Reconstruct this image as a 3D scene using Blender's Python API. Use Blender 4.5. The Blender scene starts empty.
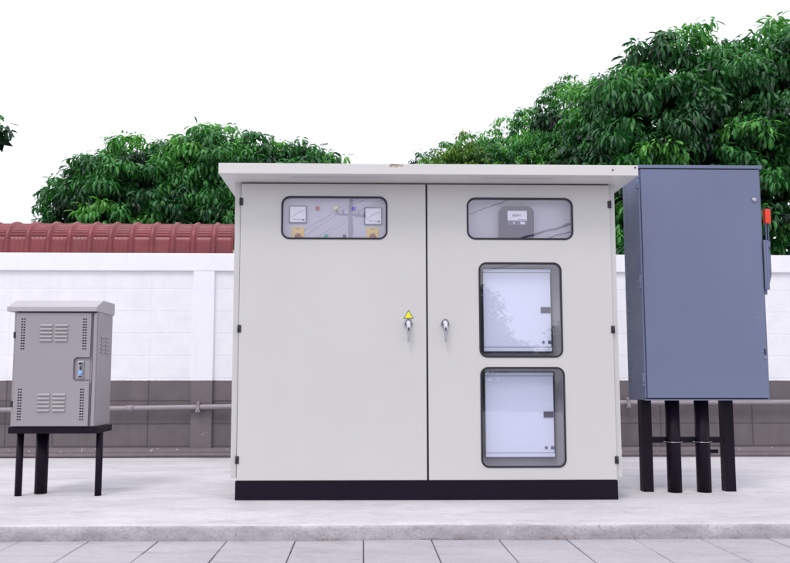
import bpy, bmesh, math, random
import numpy as np
from mathutils import Vector, Matrix, noise
R = math.radians
C = bpy.context.scene
COL = C.collection

# ------------------------------------------------------------------ camera
cam = bpy.data.objects.new('camera', bpy.data.cameras.new('camera'))
COL.objects.link(cam); C.camera = cam
cam.location = (0, 0, 0.70)
cam.rotation_euler = (R(90 + 5.2), 0, R(-1.2))
cam.data.sensor_fit = 'HORIZONTAL'; cam.data.sensor_width = 36
cam.data.lens = 36 * 750 / 790
cam.data.shift_x = 0.0205; cam.data.shift_y = 0.0383
cam.data.clip_end = 1000; cam.data.clip_start = 0.05

# ------------------------------------------------------------------ light
SUN_EL, SUN_AZ = 58, 205        # soft sun behind thin cloud, above and behind the camera
w = bpy.data.worlds.new('World'); C.world = w; w.use_nodes = True
nt = w.node_tree; nt.nodes.clear()
out = nt.nodes.new('ShaderNodeOutputWorld'); bg = nt.nodes.new('ShaderNodeBackground')
sky = nt.nodes.new('ShaderNodeTexSky'); sky.sky_type = 'NISHITA'; sky.sun_disc = False
sky.sun_elevation = R(SUN_EL); sky.sun_rotation = R(SUN_AZ); sky.dust_density = 4
tc = nt.nodes.new('ShaderNodeTexCoord')
nz = nt.nodes.new('ShaderNodeTexNoise'); nz.inputs['Scale'].default_value = 2.2; nz.inputs['Detail'].default_value = 6
cr = nt.nodes.new('ShaderNodeValToRGB')
cr.color_ramp.elements[0].position = .3; cr.color_ramp.elements[0].color = (10.4, 10.3, 11.3, 1)
cr.color_ramp.elements[1].position = .7; cr.color_ramp.elements[1].color = (15.0, 14.8, 16.2, 1)
mx = nt.nodes.new('ShaderNodeMixRGB'); mx.inputs[0].default_value = .9      # thin white overcast
nt.links.new(tc.outputs['Generated'], nz.inputs['Vector']); nt.links.new(nz.outputs['Fac'], cr.inputs[0])
nt.links.new(sky.outputs[0], mx.inputs[1]); nt.links.new(cr.outputs[0], mx.inputs[2])
nt.links.new(mx.outputs[0], bg.inputs['Color']); bg.inputs['Strength'].default_value = .10
nt.links.new(bg.outputs[0], out.inputs[0])
sl = bpy.data.lights.new('sun', 'SUN'); sl.energy = 1.1; sl.angle = R(18); sl.color = (1, .97, .93)
so = bpy.data.objects.new('sun', sl); COL.objects.link(so)
az = R(SUN_AZ); el = R(SUN_EL)
sd = Vector((math.sin(az) * math.cos(el), math.cos(az) * math.cos(el), math.sin(el)))
so.rotation_euler = sd.to_track_quat('Z', 'Y').to_euler(); so.location = (-3, -5, 12)
C.view_settings.view_transform = 'Standard'; C.view_settings.look = 'None'
C.view_settings.exposure = 0.08; C.view_settings.gamma = 1; C.view_settings.use_curve_mapping = False
C.render.engine = 'CYCLES'
C.cycles.max_bounces = 8; C.cycles.transparent_max_bounces = 16

# ------------------------------------------------------------------ helpers
def tag(o, label=None, cat=None, group=None, kind=None):
    if label: o['label'] = label
    if cat: o['category'] = cat
    if group: o['group'] = group
    if kind: o['kind'] = kind
    return o
def empty(name, loc, label, cat, group=None):
    o = bpy.data.objects.new(name, None); COL.objects.link(o); o.location = loc
    o.empty_display_size = .1
    return tag(o, label, cat, group)
def link(name, me, mats, parent=None, smooth=False):
    if not isinstance(mats, (list, tuple)): mats = [mats]
    for m in mats: me.materials.append(m)
    o = bpy.data.objects.new(name, me); COL.objects.link(o)
    if smooth:
        me.shade_smooth()
    if parent:
        o.parent = parent
        base = parent
        off = Vector((0, 0, 0))
        while base: off += Vector(base.location); base = base.parent
        me.transform(Matrix.Translation(-off))
    return o
class MB:
    """collects shapes in world coordinates; build() links them as ONE mesh"""
    def __init__(s): s.bm = bmesh.new(); s.mi = 0
    def _merge(s, b):
        for f in b.faces: f.material_index = s.mi
        me = bpy.data.meshes.new('tmp'); b.to_mesh(me); b.free()
        s.bm.from_mesh(me); bpy.data.meshes.remove(me)
    def box(s, x0, x1, y0, y1, z0, z1, bev=0.0, seg=2):
        b = bmesh.new(); bmesh.ops.create_cube(b, size=1)
        for v in b.verts:
            v.co = Vector((x0 + (v.co.x + .5) * (x1 - x0), y0 + (v.co.y + .5) * (y1 - y0), z0 + (v.co.z + .5) * (z1 - z0)))
        if bev: bmesh.ops.bevel(b, geom=b.edges[:] , offset=bev, segments=seg, affect='EDGES', profile=.6)
        s._merge(b); return s
    def cyl(s, p, q, r0, r1=None, n=20, bev=0):
        if r1 is None: r1 = r0
        p = Vector(p); q = Vector(q); d = q - p
        b = bmesh.new(); bmesh.ops.create_cone(b, cap_ends=True, segments=n, radius1=r0, radius2=r1, depth=d.length)
        if bev:
            es = [e for e in b.edges if abs(e.verts[0].co.z - e.verts[1].co.z) < 1e-6]
            bmesh.ops.bevel(b, geom=es, offset=bev, segments=2, affect='EDGES')
        m = d.to_track_quat('Z', 'Y').to_matrix().to_4x4(); m.translation = (p + q) / 2
        b.transform(m)
        for f in b.faces: f.smooth = len(f.verts) == 4
        s._merge(b); return s
    def prism(s, pts, axis, a0, a1, bev=0):
        """pts: polygon in the two other axes, extruded along axis from a0 to a1"""
        b = bmesh.new()
        def mk(u, v, a):
            return {'x': (a, u, v), 'y': (u, a, v), 'z': (u, v, a)}[axis]
        v0 = [b.verts.new(mk(u, v, a0)) for u, v in pts]; v1 = [b.verts.new(mk(u, v, a1)) for u, v in pts]
        n = len(pts)
        b.faces.new(v0); b.faces.new(v1[::-1])
        for i in range(n): b.faces.new((v0[i], v0[(i + 1) % n], v1[(i + 1) % n], v1[i]))
        bmesh.ops.recalc_face_normals(b, faces=b.faces[:])
        if bev: bmesh.ops.bevel(b, geom=b.edges[:], offset=bev, segments=2, affect='EDGES')
        s._merge(b); return s
    def sphere(s, c, r, sc=(1, 1, 1), n=16):
        b = bmesh.new(); bmesh.ops.create_uvsphere(b, u_segments=n, v_segments=n // 2, radius=r)
        for v in b.verts: v.co = Vector((c[0] + v.co.x * sc[0], c[1] + v.co.y * sc[1], c[2] + v.co.z * sc[2]))
        for f in b.faces: f.smooth = True
        s._merge(b); return s
    def mesh(s, me):
        b = bmesh.new(); b.from_mesh(me); s._merge(b); return s
    def tube(s, pts, rad, n=10):
        pts = [Vector(p) for p in pts]
        if not isinstance(rad, (list, tuple)): rad = [rad] * len(pts)
        b = bmesh.new(); rings = []
        for i, p in enumerate(pts):
            t = (pts[min(i + 1, len(pts) - 1)] - pts[max(i - 1, 0)]).normalized()
            a = t.cross(Vector((0, .3, 1))).normalized(); c = t.cross(a)
            rings.append([b.verts.new(p + (a * math.cos(2 * math.pi * k / n) + c * math.sin(2 * math.pi * k / n)) * rad[i]) for k in range(n)])
        for i in range(len(rings) - 1):
            for k in range(n):
                f = b.faces.new((rings[i][k], rings[i][(k + 1) % n], rings[i + 1][(k + 1) % n], rings[i + 1][k])); f.smooth = True
        b.faces.new(rings[0][::-1]); b.faces.new(rings[-1])
        bmesh.ops.recalc_face_normals(b, faces=b.faces[:])
        s._merge(b); return s
    def build(s, name, mats, parent=None):
        me = bpy.data.meshes.new(name); s.bm.to_mesh(me); s.bm.free()
        return link(name, me, mats, parent)
def rrect(x0, x1, z0, z1, r, n=8):
    p = []
    for cx, cz, a in ((x1 - r, z1 - r, 0), (x0 + r, z1 - r, 90), (x0 + r, z0 + r, 180), (x1 - r, z0 + r, 270)):
        for k in range(n + 1):
            t = R(a + 90 * k / n); p.append((cx + r * math.cos(t), cz + r * math.sin(t)))
    return p
def plate(outlines, y0, y1, bev=.0015):
    """sheet in the XZ plane between y0 and y1; the first outline is the rim, the rest are holes"""
    cu = bpy.data.curves.new('c', 'CURVE'); cu.dimensions = '2D'; cu.fill_mode = 'BOTH'
    cu.extrude = abs(y1 - y0) / 2 - bev; cu.bevel_depth = bev; cu.offset = -bev; cu.bevel_resolution = 1
    for ol in outlines:
        sp = cu.splines.new('POLY'); sp.points.add(len(ol) - 1); sp.use_cyclic_u = True
        for i, (x, z) in enumerate(ol): sp.points[i].co = (x, z, 0, 1)
    o = bpy.data.objects.new('c', cu); me = bpy.data.meshes.new_from_object(o)
    bpy.data.objects.remove(o); bpy.data.curves.remove(cu)
    ym = (y0 + y1) / 2
    me.transform(Matrix(((1, 0, 0, 0), (0, 0, -1, ym), (0, 1, 0, 0), (0, 0, 0, 1))))
    return me
def text_mesh(txt, x, z, y, size, ext=.0006):
    cu = bpy.data.curves.new('t', 'FONT'); cu.body = txt; cu.size = size; cu.align_x = 'CENTER'; cu.align_y = 'CENTER'; cu.extrude = ext
    o = bpy.data.objects.new('t', cu); me = bpy.data.meshes.new_from_object(o)
    bpy.data.objects.remove(o); bpy.data.curves.remove(cu)
    me.transform(Matrix(((1, 0, 0, x), (0, 0, -1, y), (0, 1, 0, z), (0, 0, 0, 1))))
    return me
def rect(x0, x1, z0, z1): return [(x0, z0), (x1, z0), (x1, z1), (x0, z1)]

# ------------------------------------------------------------------ materials
def new_mat(name):
    m = bpy.data.materials.new(name); m.use_nodes = True
    return m, m.node_tree, m.node_tree.nodes['Principled BSDF']
def N(nt, typ, **k):
    n = nt.nodes.new(typ)
    for a, v in k.items():
        if a in n.inputs: n.inputs[a].default_value = v
        else: setattr(n, a, v)
    return n
def ramp(nt, src, stops):
    n = nt.nodes.new('ShaderNodeValToRGB'); e = n.color_ramp.elements
    while len(e) < len(stops): e.new(.5)
    for i, (p, c) in enumerate(stops):
        e[i].position = p; e[i].color = (c, c, c, 1) if isinstance(c, (int, float)) else (*c, 1)
    nt.links.new(src, n.inputs[0]); return n.outputs[0]
def coords(nt, scale=(1, 1, 1), loc=(0, 0, 0)):
    t = nt.nodes.new('ShaderNodeNewGeometry'); m = nt.nodes.new('ShaderNodeMapping')
    m.inputs['Scale'].default_value = scale; m.inputs['Location'].default_value = loc
    nt.links.new(t.outputs['Position'], m.inputs[0]); return m.outputs[0]
def noise_tex(nt, scale, detail=4, vec=None, rough=.55):
    n = N(nt, 'ShaderNodeTexNoise', Scale=scale, Detail=detail, Roughness=rough)
    nt.links.new(vec if vec else coords(nt), n.inputs['Vector']); return n.outputs['Fac']
def mixc(nt, fac, a, b, mode='MIX'):
    n = nt.nodes.new('ShaderNodeMixRGB'); n.blend_type = mode
    for i, v in ((0, fac), (1, a), (2, b)):
        if isinstance(v, (int, float)): n.inputs[i].default_value = v if i == 0 else (v, v, v, 1)
        elif isinstance(v, tuple): n.inputs[i].default_value = (*v, 1)
        else: nt.links.new(v, n.inputs[i])
    return n.outputs[0]
def mth(nt, op, a, b=0.0, c=0.0):
    n = nt.nodes.new('ShaderNodeMath'); n.operation = op
    for i, v in enumerate((a, b, c)):
        if isinstance(v, (int, float)): n.inputs[i].default_value = v
        else: nt.links.new(v, n.inputs[i])
    return n.outputs[0]
def bump(nt, bs, h, strength=.3, dist=.01, prev=None):
    n = N(nt, 'ShaderNodeBump', Strength=strength, Distance=dist); nt.links.new(h, n.inputs['Height'])
    if prev: nt.links.new(prev, n.inputs['Normal'])
    nt.links.new(n.outputs[0], bs.inputs['Normal']); return n.outputs[0]

def paint(name, col, rough=.42, var=.06, peel=.05, spec=.4, streak=.05):
    """powder coated sheet steel: faint blotches, dust streaks running down, orange-peel"""
    m, nt, bs = new_mat(name)
    big = noise_tex(nt, 1.7, 5)
    stk = noise_tex(nt, 1, 5, coords(nt, (26, 26, 1.4)), .6)
    c = mixc(nt, ramp(nt, big, [(.3, 0), (.72, 1)]), tuple(v * (1 - var) for v in col), col)
    c = mixc(nt, mth(nt, 'MULTIPLY', ramp(nt, stk, [(.45, 0), (.8, 1)]), streak * 4), c, tuple(v * .72 for v in col))
    sp = noise_tex(nt, 160, 2)
    c = mixc(nt, mth(nt, 'MULTIPLY', ramp(nt, sp, [(.70, 0), (.74, 1)]), .25), c, tuple(v * .6 for v in col))
    nt.links.new(c, bs.inputs['Base Color'])
    r = ramp(nt, noise_tex(nt, 7, 4), [(.3, rough - .06), (.7, rough + .08)]); nt.links.new(r, bs.inputs['Roughness'])
    bs.inputs['Specular IOR Level'].default_value = spec
    n1 = bump(nt, bs, noise_tex(nt, 420, 1), peel, .0012)
    bump(nt, bs, noise_tex(nt, 3.2, 2), .12, .01, n1)
    return m
def simple(name, col, rough=.5, metal=0, spec=.5, bumpv=0, var=.15, scale=30):
    m, nt, bs = new_mat(name)
    n = noise_tex(nt, scale, 3)
    nt.links.new(mixc(nt, n, tuple(v * (1 - var) for v in col), tuple(min(1, v * (1 + var)) for v in col)), bs.inputs['Base Color'])
    bs.inputs['Roughness'].default_value = rough; bs.inputs['Metallic'].default_value = metal
    bs.inputs['Specular IOR Level'].default_value = spec
    if bumpv: bump(nt, bs, noise_tex(nt, scale * 4, 3), bumpv, .004)
    return m

M = {}
M['cream'] = paint('cream_powder_coat', (.608, .607, .592), .40, .04, .05, .4, .008)
M['creamside'] = paint('cream_side_sheet', (.585, .583, .57), .42, .05, .05, .4, .01)
M['blue'] = paint('blue_grey_powder_coat', (.165, .192, .300), .42, .09, .22, .35, .02)
M['greybox'] = paint('warm_grey_powder_coat', (.335, .312, .335), .42, .05, .25, .4, .015)
M['greyroof'] = paint('grey_canopy_paint', (.45, .43, .45), .4, .05, .1)
M['black'] = simple('black_paint', (.0075, .004, .012), .45, 0, .18)
M['rubber'] = simple('black_rubber', (.014, .011, .022), .55)
M['seal'] = simple('grey_foam_seal', (.07, .068, .085), .7)
M['hinge'] = simple('black_hinge_metal', (.02, .018, .03), .4)
M['chrome'] = simple('chrome', (.62, .62, .68), .12, 1.0, scale=80)
M['steel'] = simple('zinc_steel', (.55, .54, .58), .3, 1.0)
M['orange'] = simple('orange_plastic', (.80, .055, .02), .35)
M['inner'] = simple('inner_sheet_metal', (.55, .55, .64), .5, var=.04, scale=4)
M['grey_inner'] = simple('inner_side_sheet', (.60, .60, .65), .5, var=.08, scale=4)
M['board'] = simple('board_white_enamel', (.69, .735, .88), .35, var=.03, scale=3)
M['dark'] = simple('dark_plastic', (.03, .025, .05), .4)
M['meterbody'] = simple('meter_grey_plastic', (.028, .020, .065), .4)
M['gaugeface'] = simple('gauge_white_face', (.80, .81, .88), .4, var=.02)
M['gaugeframe'] = simple('gauge_frame', (.10, .10, .19), .4)
M['ink'] = simple('printed_ink', (.06, .055, .10), .5)
M['yellow'] = simple('yellow_plate', (.80, .56, .16), .45)
M['redknob'] = simple('red_knob', (.32, .06, .07), .4)
M['redlamp'] = simple('red_lens', (.45, .06, .08), .25)
M['yellamp'] = simple('pale_yellow_lens', (.85, .78, .38), .25)
M['bluelamp'] = simple('blue_lens', (.10, .04, .62), .25)
M['greenlamp'] = simple('green_lens', (.05, .42, .27), .25)
M['signyellow'] = simple('warning_yellow', (.85, .80, .04), .4)
M['lcd'] = simple('pale_display', (.80, .82, .92), .3, var=.02)
M['skyblue'] = simple('blue_label', (.25, .45, .80), .35)
M['chalk'] = simple('faint_chalk', (.225, .25, .385), .6)
M['greypipe'] = simple('grey_painted_conduit', (.30, .265, .29), .5, bumpv=.1)
M['brownpipe'] = simple('brown_painted_pipe', (.16, .13, .145), .55, bumpv=.15, var=.3, scale=12)
M['bark'] = simple('bark', (.10, .075, .06), .9, bumpv=.5, scale=14)
M['concretepole'] = simple('pole_concrete', (.22, .21, .21), .8, bumpv=.2)
M['wire'] = simple('cable', (.02, .02, .025), .6)

def glass():
    m, nt, bs = new_mat('window_glass'); nt.nodes.remove(bs)
    o = nt.nodes['Material Output']
    t = N(nt, 'ShaderNodeBsdfTransparent', Color=(.985, .985, 1.0, 1))
    g = N(nt, 'ShaderNodeBsdfGlossy', Roughness=0.0, Color=(.96, .96, 1, 1))
    lw = N(nt, 'ShaderNodeLayerWeight', Blend=.5)
    f = mth(nt, 'ADD', mth(nt, 'MULTIPLY', mth(nt, 'POWER', lw.outputs['Facing'], 5), .6), .072)
    mx = nt.nodes.new('ShaderNodeMixShader')
    # slight waviness of the acrylic pane
    b = N(nt, 'ShaderNodeBump', Strength=.05, Distance=.002); nt.links.new(noise_tex(nt, 9, 1), b.inputs['Height'])
    nt.links.new(b.outputs[0], g.inputs['Normal'])
    nt.links.new(f, mx.inputs[0]); nt.links.new(t.outputs[0], mx.inputs[1]); nt.links.new(g.outputs[0], mx.inputs[2])
    nt.links.new(mx.outputs[0], o.inputs[0]); return m
M['glass'] = glass()

def roof_paint():
    m = paint('canopy_cream_paint', (.68, .672, .655), .4, .04, .05, .4, .01)
    nt = m.node_tree; bs = nt.nodes['Principled BSDF']
    src = bs.inputs['Base Color'].links[0].from_socket
    # a rust spot on the front lip above the left door and small chips near the right corner
    g = nt.nodes.new('ShaderNodeNewGeometry'); sp = nt.nodes.new('ShaderNodeSeparateXYZ'); nt.links.new(g.outputs['Position'], sp.inputs[0])
    dx = mth(nt, 'MULTIPLY', mth(nt, 'SUBTRACT', sp.outputs[0], .185), 14)
    dz = mth(nt, 'MULTIPLY', mth(nt, 'SUBTRACT', sp.outputs[2], 1.95), 42)
    d = mth(nt, 'SQRT', mth(nt, 'ADD', mth(nt, 'MULTIPLY', dx, dx), mth(nt, 'MULTIPLY', dz, dz)))
    d = mth(nt, 'ADD', d, mth(nt, 'MULTIPLY', noise_tex(nt, 60, 4), 2.0))
    f = ramp(nt, d, [(0, 1), (.78, 1), (1.0, 0)])
    d2 = mth(nt, 'MULTIPLY', d, .55)
    f = ramp(nt, d2, [(.55, 1), (.95, 0)])
    c = mixc(nt, f, src, (.22, .11, .05))
    nt.links.new(c, bs.inputs['Base Color']); return m
M['roof'] = roof_paint()

def wall_mat():
    m, nt, bs = new_mat('painted_block_wall')
    g = nt.nodes.new('ShaderNodeNewGeometry'); sp = nt.nodes.new('ShaderNodeSeparateXYZ'); nt.links.new(g.outputs['Position'], sp.inputs[0])
    def groove(v, start, pitch, wd):
        t = mth(nt, 'FRACT', mth(nt, 'DIVIDE', mth(nt, 'SUBTRACT', v, start - 100 * pitch), pitch))
        t = mth(nt, 'MINIMUM', t, mth(nt, 'SUBTRACT', 1, t))
        return ramp(nt, mth(nt, 'MULTIPLY', t, pitch / wd), [(.25, 0), (.9, 1)])
    wob = mth(nt, 'MULTIPLY', noise_tex(nt, 5, 3), .010)
    gx = groove(mth(nt, 'ADD', sp.outputs[0], wob), -1.972, .432, .010)
    gz = groove(mth(nt, 'ADD', sp.outputs[2], wob), .095, .208, .010)
    gr = mth(nt, 'MINIMUM', gx, gz)
    low = mth(nt, 'LESS_THAN', mth(nt, 'ADD', sp.outputs[2], mth(nt, 'MULTIPLY', noise_tex(nt, 22, 2), .008)), .699)
    n1 = noise_tex(nt, 6, 6); n2 = noise_tex(nt, 60, 4)
    wh = mixc(nt, ramp(nt, n1, [(.3, 0), (.7, 1)]), (.78, .78, .82), (.86, .86, .89))
    wh = mixc(nt, mth(nt, 'MULTIPLY', mth(nt, 'SUBTRACT', 1, gr), .13), wh, (.55, .55, .62))
    # each block takes the brown paint a little differently
    bxi = mth(nt, 'FLOOR', mth(nt, 'DIVIDE', mth(nt, 'ADD', sp.outputs[0], 1.972), .432)); bzi = mth(nt, 'FLOOR', mth(nt, 'DIVIDE', mth(nt, 'SUBTRACT', sp.outputs[2], .095), .208))
    wn = nt.nodes.new('ShaderNodeTexWhiteNoise'); wn.noise_dimensions = '1D'
    nt.links.new(mth(nt, 'ADD', mth(nt, 'MULTIPLY', bxi, 7.13), mth(nt, 'MULTIPLY', bzi, 3.71)), wn.inputs['W'])
    br = mixc(nt, ramp(nt, n1, [(.3, 0), (.75, 1)]), (.112, .097, .102), (.158, .138, .143))
    br = mixc(nt, mth(nt, 'MULTIPLY', wn.outputs[0], .35), br, (.20, .17, .18))
    br = mixc(nt, mth(nt, 'MULTIPLY', ramp(nt, noise_tex(nt, 1, 5, coords(nt, (9, 9, 1.2))), [(.5, 0), (.8, 1)]), .5), br, (.085, .07, .08))
    br = mixc(nt, mth(nt, 'MULTIPLY', mth(nt, 'SUBTRACT', 1, gr), .75), br, (.065, .05, .06))
    # chipped white patches low down
    ch = noise_tex(nt, 18, 6, None, .7)
    lowz = ramp(nt, sp.outputs[2], [(.06, 1), (.16, 0)])
    br = mixc(nt, mth(nt, 'MULTIPLY', ramp(nt, ch, [(.66, 0), (.70, 1)]), lowz), br, (.55, .53, .58))
    nt.links.new(mixc(nt, low, wh, br), bs.inputs['Base Color'])
    bs.inputs['Roughness'].default_value = .75
    b1 = bump(nt, bs, gr, .30, .004)
    bump(nt, bs, n2, .35, .004, b1)
    return m
M['wall'] = wall_mat()
def plain_wall():
    m, nt, bs = new_mat('painted_render')
    g = nt.nodes.new('ShaderNodeNewGeometry'); sp = nt.nodes.new('ShaderNodeSeparateXYZ'); nt.links.new(g.outputs['Position'], sp.inputs[0])
    low = mth(nt, 'LESS_THAN', mth(nt, 'ADD', sp.outputs[2], mth(nt, 'MULTIPLY', noise_tex(nt, 22, 2), .008)), .699)
    n1 = noise_tex(nt, 5, 6)
    wh = mixc(nt, n1, (.82, .82, .88), (.88, .88, .92))
    wh = mixc(nt, mth(nt, 'MULTIPLY', ramp(nt, noise_tex(nt, 1, 5, coords(nt, (14, 14, 1.5))), [(.55, 0), (.85, 1)]), .25), wh, (.6, .6, .66))
    br = mixc(nt, n1, (.135, .115, .125), (.195, .165, .175))
    ch = noise_tex(nt, 22, 6, None, .7); lowz = ramp(nt, sp.outputs[2], [(.05, 1), (.30, 0)])
    br = mixc(nt, mth(nt, 'MULTIPLY', ramp(nt, ch, [(.62, 0), (.66, 1)]), lowz), br, (.6, .57, .62))
    nt.links.new(mixc(nt, low, wh, br), bs.inputs['Base Color']); bs.inputs['Roughness'].default_value = .75
    bump(nt, bs, noise_tex(nt, 45, 5), .3, .005); return m
M['render'] = plain_wall()

def concrete(name, base, dark, light, sx=1.0):
    m, nt, bs = new_mat(name)
    a = noise_tex(nt, 1.3, 8, coords(nt, (1, 2.6, 1)), .62)
    b = noise_tex(nt, 7, 6, coords(nt, (1, 2.2, 1)), .65)
    f = noise_tex(nt, 90, 4)
    c = mixc(nt, ramp(nt, a, [(.36, 0), (.62, 1)]), dark, base)
    c = mixc(nt, mth(nt, 'MULTIPLY', ramp(nt, b, [(.45, 0), (.7, 1)]), .5), c, light)
    d = noise_tex(nt, 2.6, 7, coords(nt, (1, 3.0, 1), (5, 3, 0)), .7)
    c = mixc(nt, mth(nt, 'MULTIPLY', ramp(nt, d, [(.56, 0), (.70, 1)]), .50), c, tuple(v * .62 for v in dark))
    g = noise_tex(nt, 26, 6, coords(nt, (1, 1.6, 1)), .7)
    c = mixc(nt, mth(nt, 'MULTIPLY', ramp(nt, g, [(.40, 1), (.52, 0)]), .22), c, tuple(v * .75 for v in dark))
    h_ = noise_tex(nt, 3.4, 8, coords(nt, (.8, 4.5, 1), (3, 11, 0)), .75)
    c = mixc(nt, mth(nt, 'MULTIPLY', ramp(nt, h_, [(.59, 0), (.66, 1)]), .45), c, tuple(v * .55 for v in dark))
    pit = noise_tex(nt, 38, 2, coords(nt, (1, 1, 1), (1, 5, 0)))
    c = mixc(nt, mth(nt, 'MULTIPLY', ramp(nt, pit, [(.76, 0), (.79, 1)]), .6), c, (.12, .10, .10))
    c = mixc(nt, mth(nt, 'MULTIPLY', ramp(nt, f, [(.62, 0), (.72, 1)]), .25), c, tuple(v * .6 for v in base))
    nt.links.new(c, bs.inputs['Base Color'])
    bs.inputs['Roughness'].default_value = .8; bs.inputs['Specular IOR Level'].default_value = .3
    n1 = bump(nt, bs, f, .35, .003); bump(nt, bs, b, .4, .008, n1)
    return m
M['slab'] = concrete('pale_concrete_slab', (.62, .61, .63), (.50, .49, .52), (.70, .69, .71))
M['paver'] = concrete('grey_paving', (.46, .45, .475), (.39, .38, .41), (.50, .49, .515))
M['joint'] = simple('dark_joint_sand', (.07, .06, .08), .9)
M['soil'] = simple('soil', (.09, .075, .06), .95, bumpv=.4, scale=3)
M['asphalt'] = simple('asphalt', (.055, .055, .06), .85, bumpv=.4, scale=20)
M['redroof'] = None
def kerb_mat():
    m, nt, bs = new_mat('rough_kerb_face')
    a = noise_tex(nt, 5, 8, coords(nt, (1, 1, 2)), .7); b = noise_tex(nt, 30, 6, None, .7)
    c = mixc(nt, ramp(nt, a, [(.35, 0), (.65, 1)]), (.36, .34, .37), (.54, .52, .55))
    c = mixc(nt, mth(nt, 'MULTIPLY', ramp(nt, b, [(.60, 0), (.70, 1)]), .6), c, (.16, .13, .14))
    c = mixc(nt, mth(nt, 'MULTIPLY', ramp(nt, noise_tex(nt, 42, 5, coords(nt, (1, 1, 1), (9, 2, 1))), [(.66, 0), (.71, 1)]), .6), c, (.66, .63, .68))
    g = nt.nodes.new('ShaderNodeNewGeometry'); sp = nt.nodes.new('ShaderNodeSeparateXYZ'); nt.links.new(g.outputs['Position'], sp.inputs[0])
    fn = noise_tex(nt, 75, 5, None, .75)
    c = mixc(nt, mth(nt, 'MULTIPLY', ramp(nt, fn, [(.38, 1), (.50, 0)]), .45), c, (.24, .215, .235))
    rz = ramp(nt, mth(nt, 'ADD', sp.outputs[2], .10), [(.025, 1), (.05, 0)])
    rn = ramp(nt, noise_tex(nt, 3.1, 6, coords(nt, (1, 1, 1), (2, 7, 3)), .7), [(.54, 0), (.62, 1)])
    c = mixc(nt, mth(nt, 'MULTIPLY', mth(nt, 'MULTIPLY', rz, rn), .7), c, (.20, .13, .09))
    nt.links.new(c, bs.inputs['Base Color']); bs.inputs['Roughness'].default_value = .85
    n1 = bump(nt, bs, b, .5, .006); bump(nt, bs, a, .5, .012, n1); return m
M['kerb'] = kerb_mat()
def tile_mat():
    m, nt, bs = new_mat('red_painted_roof_sheet')
    a = noise_tex(nt, 4, 6)
    c = mixc(nt, ramp(nt, a, [(.3, 0), (.7, 1)]), (.17, .026, .034), (.27, .044, .052))
    st = noise_tex(nt, 1, 5, coords(nt, (18, 18, 1.2)))
    c = mixc(nt, mth(nt, 'MULTIPLY', ramp(nt, st, [(.5, 0), (.8, 1)]), .4), c, (.33, .10, .11))
    nt.links.new(c, bs.inputs['Base Color']); bs.inputs['Roughness'].default_value = .38
    bump(nt, bs, noise_tex(nt, 40, 3), .1, .003); return m
M['redroof'] = tile_mat()
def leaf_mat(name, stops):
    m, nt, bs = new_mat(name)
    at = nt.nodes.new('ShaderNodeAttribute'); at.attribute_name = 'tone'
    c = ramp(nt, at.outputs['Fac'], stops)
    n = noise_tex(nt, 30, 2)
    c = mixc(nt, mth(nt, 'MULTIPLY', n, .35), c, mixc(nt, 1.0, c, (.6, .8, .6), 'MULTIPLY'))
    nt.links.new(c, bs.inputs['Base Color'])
    bs.inputs['Roughness'].default_value = .40; bs.inputs['Specular IOR Level'].default_value = .4
    tr = nt.nodes.new('ShaderNodeBsdfTranslucent'); nt.links.new(mixc(nt, 1.0, c, (1.0, 1.5, .5), 'MULTIPLY'), tr.inputs[0])
    mx = nt.nodes.new('ShaderNodeMixShader'); mx.inputs[0].default_value = .22
    o = nt.nodes['Material Output']
    nt.links.new(bs.outputs[0], mx.inputs[1]); nt.links.new(tr.outputs[0], mx.inputs[2]); nt.links.new(mx.outputs[0], o.inputs[0])
    return m
M['leaf'] = leaf_mat('broad_leaf', [(0, (.006, .022, .013)), (.35, (.034, .150, .045)), (.7, (.075, .30, .065)), (1, (.17, .45, .085))])  # lowest stop near black: inner crown shade put into leaf colour
M['leafbright'] = leaf_mat('young_leaf', [(0, (.03, .09, .03)), (.5, (.075, .20, .035)), (1, (.20, .33, .05))])

# ------------------------------------------------------------------ ground, road, paving, slab
b = bmesh.new(); bmesh.ops.create_grid(b, x_segments=2, y_segments=2, size=300)
me = bpy.data.meshes.new('ground'); b.to_mesh(me); b.free()
o = link('ground', me, M['soil']); o.location.z = -.14; tag(o, kind='structure')
o = MB().box(-60, 60, -19, -9.5, -.20, -.12).build('road', M['asphalt']); tag(o, kind='structure')
o = MB().box(-60, 60, -9.5, -9.35, -.2, -.06, .01).build('kerb', M['paver']); tag(o, kind='structure')

PZ, EDGE = -.077, 3.73
mb = MB()
mb.mi = 1; mb.box(-40, 40, -9.35, EDGE + .1, -.3, PZ - .005)
rnd = random.Random(5)
mb.mi = 0
px, py, gap = .3315, .30, .0027
nx = 24
for j in range(12):
    y1 = EDGE - .015 - .262 - (j - 1) * py if j else EDGE + .012
    y0 = y1 - py + .002 if j else EDGE - .015 - .262 + .002
    if j == 0: y0 = EDGE - .277 + .002
    for i in range(-nx, nx):
        x0 = i * px + gap + .004; x1 = (i + 1) * px - gap + .004
        dz = rnd.uniform(-.0012, .0012)
        bb = bmesh.new(); bmesh.ops.create_cube(bb, size=1)
        for v in bb.verts:
            v.co = Vector((x0 + (v.co.x + .5) * (x1 - x0), y0 + (v.co.y + .5) * (y1 - y0), PZ - .02 + (v.co.z + .5) * (.02 + dz)))
        bmesh.ops.bevel(bb, geom=[e for e in bb.edges if e.verts[0].co.z > PZ - .01 and e.verts[1].co.z > PZ - .01], offset=.003, segments=1, affect='EDGES')
        mb._merge(bb)
mb.box(-40, 40, -9.34, EDGE - .277 - 11 * py, PZ - .02, PZ)
o = mb.build('paving', [M['paver'], M['joint']]); tag(o, kind='structure')

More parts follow.
